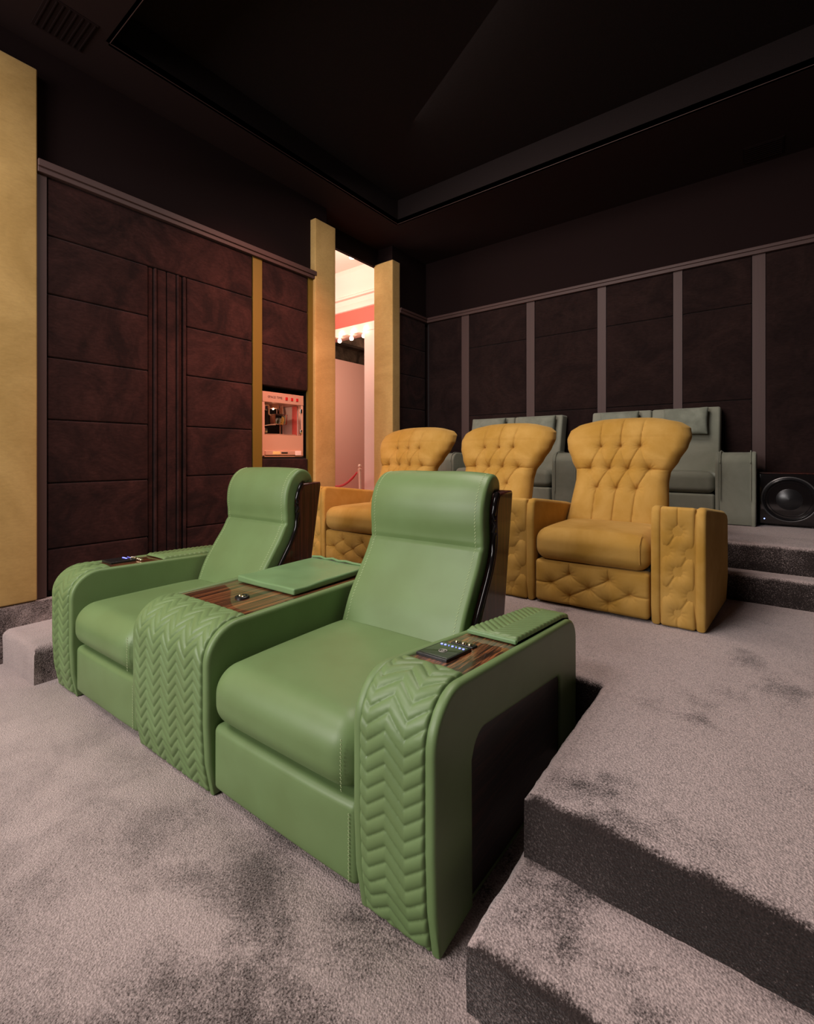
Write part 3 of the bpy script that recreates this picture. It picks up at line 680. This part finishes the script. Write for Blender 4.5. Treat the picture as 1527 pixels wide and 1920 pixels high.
# centre console
CX0, CX1 = -1.475, -0.930
P = arm_outline(0.597, 0.600, 0.945)
con = part('console', [slab(offset_poly(P[::-1], 0.012), CX0+0.02, CX1-0.02, 0.002, 1)], 'green', gs, label='wide console with chevron-quilted front between the seats')
part('side_rail', [slab(P, CX0, CX0+0.036, 0.012, 4)], 'green', con)
part('side_rail', [slab(P, CX1-0.036, CX1, 0.014, 4)], 'green', con)
part('quilted_front', [quilt(front_path(0.597, 0.60, 0.15, 0.945), CX0+0.028, CX1-0.028, 4.35, 0.10, 0.041, 0.029, 0.0068)], 'green', con)
part('ebony_inlay', [rb(CX0+0.03, CX1-0.03, 0.14, 0.93, 0.575, 0.590, 0.002)], 'ebony', con, label='striped glossy ebony table top')
def lidf(x, y, z):
    return (x, y, z+0.006*noise.noise(Vector((x*9, y*9, 0)))*(1 if z > 0.61 else 0) + 0.012*max(0, (y-0.5)))
part('console_lid', [rb(-1.405, -1.0, 0.42, 0.905, 0.594, 0.622, 0.008, (16, 16, 1), 3, lidf)], 'green_lid', con, label='padded green leather lid')
part('lid_piping', [tube([(-1.40, 0.905, 0.632), (-1.34, 0.91, 0.636), (-1.3, 0.906, 0.630), (-1.25, 0.91, 0.637), (-1.2, 0.906, 0.631), (-1.15, 0.91, 0.635), (-1.1, 0.908, 0.631), (-1.01, 0.905, 0.632)], 0.007, 6)], 'green_lid', con)
part('push_button', [lathe([(0.030, 0), (0.030, 0.006), (0.026, 0.009), (0.020, 0.008), (0.019, 0.003), (0.001, 0.003)], 24, (-1.175, 0.285, 0.590))], 'black', con)
for x in (-1.187, -1.166):
    part('push_button', [lathe([(0.0001, 0.012), (0.007, 0.011), (0.009, 0.007), (0.009, 0.002)], 14, (x, 0.285, 0.590))], 'bronze', con)

# seats, footrests, backs
FB = [(0.560, 0.36), (0.600, 0.445), (0.650, 0.565), (0.715, 0.665), (0.775, 0.755), (0.808, 0.835), (0.805, 0.925), (0.815, 1.005), (0.850, 1.075), (0.905, 1.115), (0.965, 1.115), (1.015, 1.080), (1.035, 1.02)]
NB = 90
FBc = catmull(FB, NB); LB = plen(FBc)
SEAM = min(range(NB+1), key=lambda i: abs(FBc[i][1]-0.822) + (0 if FBc[i][0] < 0.9 else 9))/NB*LB
def on_back(s):
    t = max(0, min(LB-1e-6, s))/LB*NB; i = int(t); u = t-i
    a, b = FBc[i], FBc[min(NB, i+1)]; y = a[0]+(b[0]-a[0])*u; z = a[1]+(b[1]-a[1])*u
    p, q = FBc[max(0, i-1)], FBc[min(NB, i+2)]; l = math.hypot(q[0]-p[0], q[1]-p[1]) or 1
    return y, z, -(q[1]-p[1])/l, (q[0]-p[0])/l
def green_seat(xa, xb, side):
    T = 0.075; xm, hw = (xa+xb)/2, (xb-xa)/2
    def wf(x, y, z):        # x across, y depth 0..T (0 = front), z = arc length
        d = -y
        u = (x-xm)/hw
        front = max(0, 1-y/(T*0.6))
        d += front*(0.010*(1-u**4) - 0.011*g2(z-SEAM, 0.011)*(1-0.3*u**6) + 0.010*(1-u*u)*g2(z-SEAM-0.15, 0.12) + 0.003*noise.noise(Vector((x*5, z*5, 2))))
        d -= front*0.0022*g2(abs(u)-0.93, 0.010)
        # little puckers beside the seam
        d += front*0.002*math.sin(x*120)*g2(z-SEAM+0.02, 0.02)*abs(u)**3
        Y, Z, ny, nz = on_back(z)
        # neck drops slightly in the middle
        t = max(0.0, (z-0.70*LB)/(0.30*LB))
        return (xm+(x-xm)*(1-0.085*t*t*abs(u)**3), Y+ny*d, Z+nz*d)
    bk = part('backrest', [rb(xa, xb, 0, T, 0, LB, 0.015, (44, 2, 130), 4, wf)], 'green', gs)
    for sx in (xb-0.034, xa+0.034):
        st = []
        z = 0.02
        while z < LB-0.16:
            a = wf(sx-0.002, 0.001, z); b = wf(sx+0.003, 0.001, z+0.008)
            Y, Z, ny, nz = on_back(z); k = 0.001
            st.append(tube([(a[0], a[1]+ny*k, a[2]+nz*k), (b[0], b[1]+ny*k, b[2]+nz*k)], 0.0018, 5)); z += 0.014
        part('stitching', st, 'stitch', bk)
    # lacquered veneer shell behind the cushion
    off = 0.068
    front = []
    for i in range(0, 61):
        Y, Z, ny, nz = on_back(LB*0.83*i/60)
        front.append((Y-ny*off, Z-nz*off))
    front = [p for p in front if p[1] < 1.045]
    outline = [(front[0][0]+0.01, 0.30)] + front + [(1.045, 1.045), (1.050, 1.03), (0.925, 0.30)]
    part('backrest_shell', [slab(outline, xa-0.012, xb+0.030, 0.010, 3)], 'shell', gs, label='glossy red-brown veneer shell behind the backrest')
    part('shell_edge', [tube([(xb+0.018, y-0.002, z) for y, z in front[::2]], 0.012, 8)], 'edge_gloss', gs, label='glossy black edging of the backrest shell')
    # seat cushion
    s0, s1 = xa-0.035, xb+0.035
    def sf(x, y, z):
        u = (2*x-s0-s1)/(s1-s0); v = (y-0.30)/0.34
        if side and x > xm: x += 0.09*max(0, y-0.05)*u
        if z > 0.38: z += 0.016*max(0, 1-u**4)*max(0, 1-v**4) + 0.001*noise.noise(Vector((x*6, y*6, 1)))
        if y < 0.05: y -= 0.012*(1-u**4)*g2(z-0.37, 0.10)
        return (x, y, z)
    sc = part('seat_cushion', [rb(s0, s1, -0.028, 0.66, 0.268, 0.470, 0.085, (24, 24, 10), 7, sf)], 'green', gs)
    def ff(x, y, z):
        u = (2*x-s0-s1)/(s1-s0)
        if y < 0.03: y -= 0.010*(1-u**4)*(1-((z-0.15)/0.12)**4)
        return (x, y, z)
    ft = part('footrest', [rb(s0+0.004, s1-0.004, -0.008, 0.16, 0.036, 0.262, 0.022, (20, 2, 10), 4, ff)], 'green', gs)
    st = []
    for zz in [0.055+0.011*i for i in range(17)]:
        st.append(tube([(s1-0.026, -0.0145, zz), (s1-0.028, -0.0150, zz+0.006)], 0.0016, 5))
    part('stitching', st, 'stitch', ft)
    st = []
    for i in range(13):
        zz = 0.30+0.011*i; st.append(tube([sf(s1-0.040, -0.026, zz), sf(s1-0.042, -0.027, zz+0.006)], 0.0016, 5))
    part('stitching', st, 'stitch', sc)
green_seat(-0.895, -0.290, 1)
green_seat(-2.075, -1.510, 0)
part('plinth', [box(-2.10, -1.49, 0.06, 0.9, 0.002, 0.27), box(-0.92, -0.27, 0.06, 0.9, 0.002, 0.27), box(-2.35, -2.12, 0.05, 0.93, 0.002, 0.02), box(-1.46, -0.95, 0.05, 0.93, 0.002, 0.02), box(-0.22, -0.03, 0.05, 0.9, 0.002, 0.02)], 'black', gs, False)

# ================================================================== MUSTARD TUFTED ARMCHAIRS
def tuft_depth(px, pz, buttons, folds, bd=0.036, br=0.016, fd=0.012, fr=0.006):
    d = 0
    for (a, b) in buttons:
        r = math.hypot(px-a, pz-b)
        if r < 0.12:
            d += bd*math.exp(-(r/br)) + 0.013*math.exp(-(r/0.05)**2)
            # gathers radiating from the button
            th = math.atan2(pz-b, px-a)
            d += 0.0011*math.sin(th*11+a*40)*math.exp(-((r-0.026)/0.018)**2)
    m = 9
    g = 0
    for q in folds:
        w_ = q[4] if len(q) > 4 else 1.0
        g = max(g, w_*math.exp(-segd(px, pz, q[0], q[1], q[2], q[3])/fr))
    d += fd*g
    return d
def gold_chair(name, label, loc, right_arm, left_arm=True):
    g = thing(name, label, 'armchair', loc, 0, 'mustard tufted armchairs in the middle row')
    def P(nm, geo, mat='gold', par=None): return mk(nm, geo, mat, par or g)
    # --- backrest
    WT = [(0.36, 0.315), (0.55, 0.300), (0.70, 0.290), (0.76, 0.296), (0.84, 0.340), (0.93, 0.385), (1.00, 0.402), (1.06, 0.392), (1.10, 0.350), (1.13, 0.262)]
    rowA, rowB, rowC = 0.935, 0.785, 0.658
    bx = [(-0.128, rowA), (0.0, rowA), (0.122, rowA), (-0.190, rowB), (-0.060, rowB), (0.058, rowB), (0.186, rowB), (-0.125, rowC), (0.0, rowC), (0.122, rowC)]
    fo = []
    for x in (-0.128, 0.0, 0.122): fo.append((x, rowA, x*1.12, 1.16)); fo.append((x, rowC, x*0.95, 0.36))
    B = [p for p in bx if p[1] == rowB]; A_ = [p for p in bx if p[1] == rowA]; C_ = [p for p in bx if p[1] == rowC]
    for i in range(3):
        fo += [(A_[i][0], rowA, B[i][0], rowB), (A_[i][0], rowA, B[i+1][0], rowB, 0.6), (C_[i][0], rowC, B[i][0], rowB, 0.6), (C_[i][0], rowC, B[i+1][0], rowB)]
    fo += [(B[0][0], rowB, -0.34, 0.775), (B[3][0], rowB, 0.34, 0.775)]
    T = 0.15; H0, H1 = 0.36, 1.13
    def lean(z): return 0.475 + 0.36*(z-0.40)/0.73 + 0.05*max(0, (z-0.95)/0.18)**2
    def bf(x, y, z):
        u = x/0.30
        fr = max(0, 1-y/0.06)
        w = interp(WT, z)
        # crown
        zz = z + (0.012*(1-u*u) if z > 1.0 else 0) - 0.015*max(0, abs(u)-0.6)*max(0, (z-0.9)/0.2)
        X = u*w
        d = y + 0.030*abs(u)**3.0*(1 if z < 0.76 else 1.0)
        d -= fr*0.022*(1-u**4)*min(1, (z-H0)/0.1)
        # roll of the wing, proud of the waist below it
        d -= fr*0.016*max(0, min(1, (z-0.79)/0.06))
        if fr > 0: d += fr*tuft_depth(X, zz, bx, fo)
        return (X, lean(z)+d, zz)
    bk = P('backrest', [rb(-0.30, 0.30, 0, T, H0, H1, 0.055, (170, 3, 190), 6, bf)])
    def button(px, pz, y, par):
        P('button', [mapv(lathe([(0.0001, -0.0035), (0.008, -0.004), (0.012, 0.000), (0.011, 0.008)], 12, (0, 0, 0), 'y'), lambda a, b, c: (a+px, b+y, c+pz))], 'gold_button', par)
    for (a, b) in bx:
        y = bf(0.30*a/interp(WT, b), 0, b)[1]; button(a, b, y-0.004, bk)
    # --- seat cushion and tufted footrest
    def sf(x, y, z):
        u = x/0.31; v = (y-0.28)/0.32
        if z > 0.36: z += 0.020*max(0, 1-u**4)*max(0, 1-v**4)
        if y < 0.05: y -= 0.012*(1-u**4)*g2(z-0.35, 0.1)
        z += 0.0015*noise.noise(Vector((x*7, y*7, z*7)))
        return (x, y, z)
    sc = P('seat_cushion', [rb(-0.312, 0.312, -0.028, 0.56, 0.258, 0.440, 0.070, (24, 24, 8), 7, sf)])
    P('cushion_piping', [tube([sf(0.268, -0.0275, 0.27+0.0165*i) for i in range(2, 9)]+[sf(0.268, 0.0, 0.43), sf(0.268, 0.04, 0.447)], 0.0018, 6)], 'gold', sc)
    fbt = [(-0.215, 0.125), (0.0, 0.125), (0.213, 0.125), (-0.108, 0.187), (0.105, 0.187), (-0.108, 0.066), (0.105, 0.066)]
    ffo = [(-0.215, 0.125, -0.108, 0.187), (-0.215, 0.125, -0.108, 0.066, 0.4), (0, 0.125, -0.108, 0.187, 0.4), (0, 0.125, -0.108, 0.066), (0, 0.125, 0.105, 0.187), (0, 0.125, 0.105, 0.066, 0.4), (0.213, 0.125, 0.105, 0.187, 0.4), (0.213, 0.125, 0.105, 0.066),
           (-0.215, 0.125, -0.33, 0.125), (0.213, 0.125, 0.33, 0.125), (-0.108, 0.187, -0.108, 0.27), (0.105, 0.187, 0.105, 0.27), (-0.108, 0.066, -0.108, 0.0), (0.105, 0.066, 0.105, 0.0)]
    def ff(x, y, z):
        fr = max(0, 1-(y+0.012)/0.05)
        if fr > 0:
            u = x/0.31; v = (z-0.13)/0.125
            y += fr*(tuft_depth(x, z, fbt, ffo, 0.030, 0.015, 0.009, 0.005) - 0.014*(1-u**6)*(1-v**4))
        return (x, y, z)
    ft = P('footrest', [rb(-0.309, 0.309, -0.006, 0.15, 0.012, 0.256, 0.020, (150, 2, 60), 4, ff)])
    for (a, b) in fbt: button(a, b, ff(a, -0.006, b)[1]-0.005, ft)
    # --- arms: two padded rails with a tufted panel between
    def arm(x0, x1, railw, D=0.84, flare=0.0):
        xm = (x0+x1)/2; hw = (x1-x0)/2
        top = lambda y: 0.615-0.115*max(0, y)
        OUT = [(0.0, 0.004), (-0.014, 0.10), (-0.016, 0.50), (-0.010, 0.585), (0.012, 0.610), (0.05, 0.612)] + [(y, top(y)+0.004) for y in (0.2, 0.4, 0.6)] + [(D-0.035, top(D)-0.004), (D, top(D)-0.04), (D, 0.15), (D-0.04, 0.004)]
        def rf(x, y, z):
            s = 1 if x > xm else -1
            return (x + flare*max(0, y)/D*max(0, (x-xm)/hw) + s*0.010*math.sin(min(1, max(0, (y+0.02)/0.9))*PI)*math.sin(min(1, z/0.6)*PI)*(1 if abs(x-xm) > hw*0.9 else 0.4), y, z)
        ar = P('armrest', [slab(offset_poly(OUT if area2(OUT) > 0 else OUT[::-1], 0.010), x0+0.012, x1-0.012, 0.002, 1, None)])
        P('side_rail', [slab(OUT, x0, x0+railw, 0.018, 5, rf)], 'gold', ar)
        P('side_rail', [slab(OUT, x1-railw, x1, 0.018, 5, rf)], 'gold', ar)
        s = (hw*2-2*railw)/0.152
        bts = [(xm, 0.492), (xm-0.055*s, 0.387), (xm+0.055*s, 0.384), (xm, 0.286), (xm-0.058*s, 0.179), (xm+0.060*s, 0.174), (xm-0.002, 0.074)]
        fds = [(bts[0][0], bts[0][1], xm, 0.66), (bts[6][0], bts[6][1], xm, -0.05)]
        for a, b, w_ in ((0, 1, 1), (0, 2, 0.35), (1, 3, 0.35), (2, 3, 1), (3, 4, 1), (3, 5, 0.35), (4, 6, 0.35), (5, 6, 1)): fds.append((*bts[a], *bts[b], w_))
        pa, pb = x0+railw-0.002, x1-railw+0.002
        def pf(x, y, z):
            fr = max(0, 1-(y+0.016)/0.05)
            if fr > 0:
                u = (x-xm)/(hw-railw); v = (z-0.305)/0.305
                y += fr*(tuft_depth(x, z, bts, fds, 0.030, 0.014, 0.008, 0.005) - 0.014*(1-u**6)*(1-v**8))
            x += flare*0.6*max(0, y)/D
            if z > 0.45 and y > 0.02:
                z += (top(y)-0.615) - (0.004*g2(x-xm, 0.006))
            return (x, y, z)
        tp = P('tufted_panel', [rb(pa, pb, -0.008, D-0.015, 0.004, 0.612, 0.014, (44, 14, 120), 4, pf)], 'gold', ar)
        for (a, b) in bts:
            y = pf(a, -0.008, b)[1]
            P('button', [mapv(lathe([(0.0001, -0.0035), (0.007, -0.004), (0.011, 0.000), (0.010, 0.008)], 12, (0, 0, 0), 'y'), lambda p, q, r_: (p+a, q+y-0.005, r_+b))], 'gold_button', ar)
    if right_arm: arm(0.316, 0.560, 0.046, 0.715, 0.045)
    if left_arm: arm(-0.600, -0.316, 0.046)
    P('base', [box(-0.30, 0.30, 0.06, 0.80, 0.0, 0.30), box(-0.28, 0.28, 0.5, 0.82, 0.25, 0.42)], 'black')
    return g
ga = gold_chair('tufted_armchair', 'mustard velvet tufted armchair nearest the steps, both arms in view', (-0.795, 2.71, 0.33), True)
def dup(root, loc, label, skip):
    r = root.copy(); COL.objects.link(r); r.location = loc; r['label'] = label
    for ch in list(root.children):
        if ch in skip: continue
        c = ch.copy(); COL.objects.link(c); c.parent = r
        for g_ in ch.children:
            d = g_.copy(); COL.objects.link(d); d.parent = c
    return r
outer_arm = [c for c in ga.children if c.name.startswith('armrest')][:1]
dup(ga, (-1.710, 2.71, 0.33), 'middle one of the three mustard velvet tufted armchairs, its seat hidden behind the green recliner', outer_arm)
dup(ga, (-2.625, 2.71, 0.33), 'mustard velvet tufted armchair nearest the doorway, leftmost of the three', outer_arm)

# ================================================================== SAGE SOFAS ON THE TOP TIER
def sage_sofa(label, x0, x1, larm, rarm):
    g = thing('velvet_sofa', label, 'sofa', ((x0+x1)/2, 4.46, 0.66), 0, 'sage green velvet sofas on the top tier')
    cx = (x0+x1)/2
    a, b = x0-cx, x1-cx
    def P(nm, geo, mat='sage', par=None): return mk(nm, geo, mat, par or g)
    AW = 0.262
    OUT = [(0.0, 0.0), (-0.012, 0.2), (-0.012, 0.47)] + arc(0.075, 0.485, 0.09, 178, 90, 9) + [(0.44, 0.56), (0.50, 0.52), (0.50, 0.0)]
    def arm(p, q):
        m = mk('armrest', [slab(offset_poly(OUT[::-1] if area2(OUT) < 0 else OUT, 0.006), p+0.02, q-0.02, 0.004, 1)], 'sage', g)
        for (u, v) in ((p, p+0.032), (q-0.032, q)): mk('arm_side', [slab(OUT, u, v, 0.012, 4)], 'sage', m)
        for u in (p+0.034, q-0.034): mk('arm_piping', [tube([(u, y-0.006 if z < 0.5 else y, z+(0.006 if z > 0.5 else 0)) for y, z in OUT[1:-2]], 0.0045, 6)], 'sage', m)
        n = len(OUT)
    i0, i1 = a, b
    if larm: arm(a, a+AW); i0 = a+AW
    if rarm: arm(b-AW, b); i1 = b
    if rarm: i1 = b-AW
    mid = (i0+i1)/2
    for (p, q) in ((i0, mid), (mid, i1)):
        def sf(x, y, z, p=p, q=q):
            u = (2*x-p-q)/(q-p); v = (y-0.2)/0.25
            if z > 0.3: z += 0.016*max(0, 1-u**4)*max(0, 1-v**4)
            return (x, y, z+0.003*noise.noise(Vector((x*9, y*9, 4))))
        P('seat_cushion', [rb(p+0.004, q-0.004, -0.012, 0.42, 0.240, 0.402, 0.050, (12, 12, 4), 5, sf)])
        P('footrest', [rb(p+0.006, q-0.006, 0.0, 0.10, 0.02, 0.234, 0.02, (8, 1, 4), 3)])
    bl, br = -1.387-cx, -0.314-cx
    if not rarm: bl, br = i0+0.04, i1+0.0
    if larm or rarm:
        bl, br = BACKS[label][0]-cx, BACKS[label][1]-cx; mid = (bl+br)/2
    for (p, q) in ((bl, mid), (mid, br)):
        def bf(x, y, z, p=p, q=q):
            u = (2*x-p-q)/(q-p)
            if y < 0.32: y -= 0.012*max(0, 1-u**4)
            return (x, y + 0.16*(z-0.3)/0.68, z)
        bk = P('backrest', [rb(p+0.003, q-0.003, 0.245, 0.40, 0.20, 0.968, 0.018, (10, 2, 20), 3, bf)])
    P('base', [box(i0+0.02, i1-0.02, 0.06, 0.49, 0.0, 0.24)], 'black')
    return g
BACKS = {}
LA = 'sage green velvet two-seat sofa on the top tier behind the nearest mustard armchair'
LB2 = 'sage green velvet two-seat sofa on the top tier, the one nearer the room corner'
BACKS[LA] = (-1.388, -0.316); BACKS[LB2] = (-2.755, -1.682)
sage_sofa(LA, -1.650, -0.066, True, True)
sage_sofa(LB2, -3.02, -1.672, True, False)
def head_pillow(x0, x1, zt, label, seed):
    h = 0.235; xm, zm = (x0+x1)/2, zt-h/2
    def f(x, y, z):
        u = (x-xm)/((x1-x0)/2); v = (z-zm)/(h/2)
        t = max(0, (1-abs(u)**2.6))*max(0, (1-abs(v)**2.6)); t = t**0.45
        yy = y*(0.22+0.78*t) + 0.013*noise.noise(Vector((x*14+seed, z*14, 2)))*t
        xx = x - 0.010*u*(1-abs(v)**2)*0.8; zz = z + 0.010*(-v)*(1-u*u)*0.6
        zz += 0.004*noise.noise(Vector((x*8+seed, 1, z*8)))
        return (xx, 4.46+0.245+0.16*(zz-0.66-0.3)/0.68-0.070+yy, zz)
    o = mk('head_cushion', [rb(x0, x1, -0.066, 0.058, zt-h, zt, 0.012, (26, 2, 18), 3, f)], 'sage_cushion')
    tag(o, label, 'cushion', 'small head cushions on the sage sofas')
head_pillow(-0.742, -0.400, 1.622, 'sage velvet head cushion on the rightmost sofa back', 1)
head_pillow(-1.290, -0.945, 1.622, 'sage velvet head cushion on the sofa back, half hidden by the nearest mustard armchair', 2)
head_pillow(-2.140, -1.730, 1.622, 'sage velvet head cushion behind the middle mustard armchair', 3)
head_pillow(-2.700, -2.290, 1.622, 'leftmost sage velvet head cushion, beside the dark wall strip', 4)

# ================================================================== SUBWOOFER
sp = thing('floor_speaker', 'black glossy subwoofer with one large round driver on the top tier', 'speaker', (0.133, 4.59, 0.66))
mk('cabinet', [rb(-0.185, 0.185, 0.0, 0.34, 0.012, 0.404, 0.010)], 'black_gloss', sp)
mk('top_panel', [rb(-0.185, 0.185, 0.0, 0.34, 0.4035, 0.410, 0.002)], 'shell', sp)['label'] = 'red-brown lacquered top edge'
mk('feet', [lathe([(0.02, 0), (0.02, 0.014)], 12, (x, y, 0), 'z', True) for x in (-0.14, 0.14) for y in (0.05, 0.29)], 'black', sp)
dr = mk('driver', [lathe([(0.165, -0.004), (0.152, -0.012), (0.146, -0.008), (0.140, 0.012), (0.130, -0.004), (0.120, 0.014), (0.112, 0.018), (0.100, 0.010), (0.080, 0.000), (0.055, -0.008), (0.028, -0.013), (0.0005, -0.015)], 56, (0.0, 0.0, 0.21), 'y')], 'cone', sp)
mk('driver_ring', [lathe([(0.172, 0.0), (0.172, -0.006), (0.167, -0.009), (0.163, -0.005)], 56, (0, 0, 0.21), 'y')], 'ring', dr)
mk('power_light', [lathe([(0.0001, -0.003), (0.004, -0.002), (0.004, 0)], 10, (-0.150, 0, 0.055), 'y')], 'ledblue', sp)
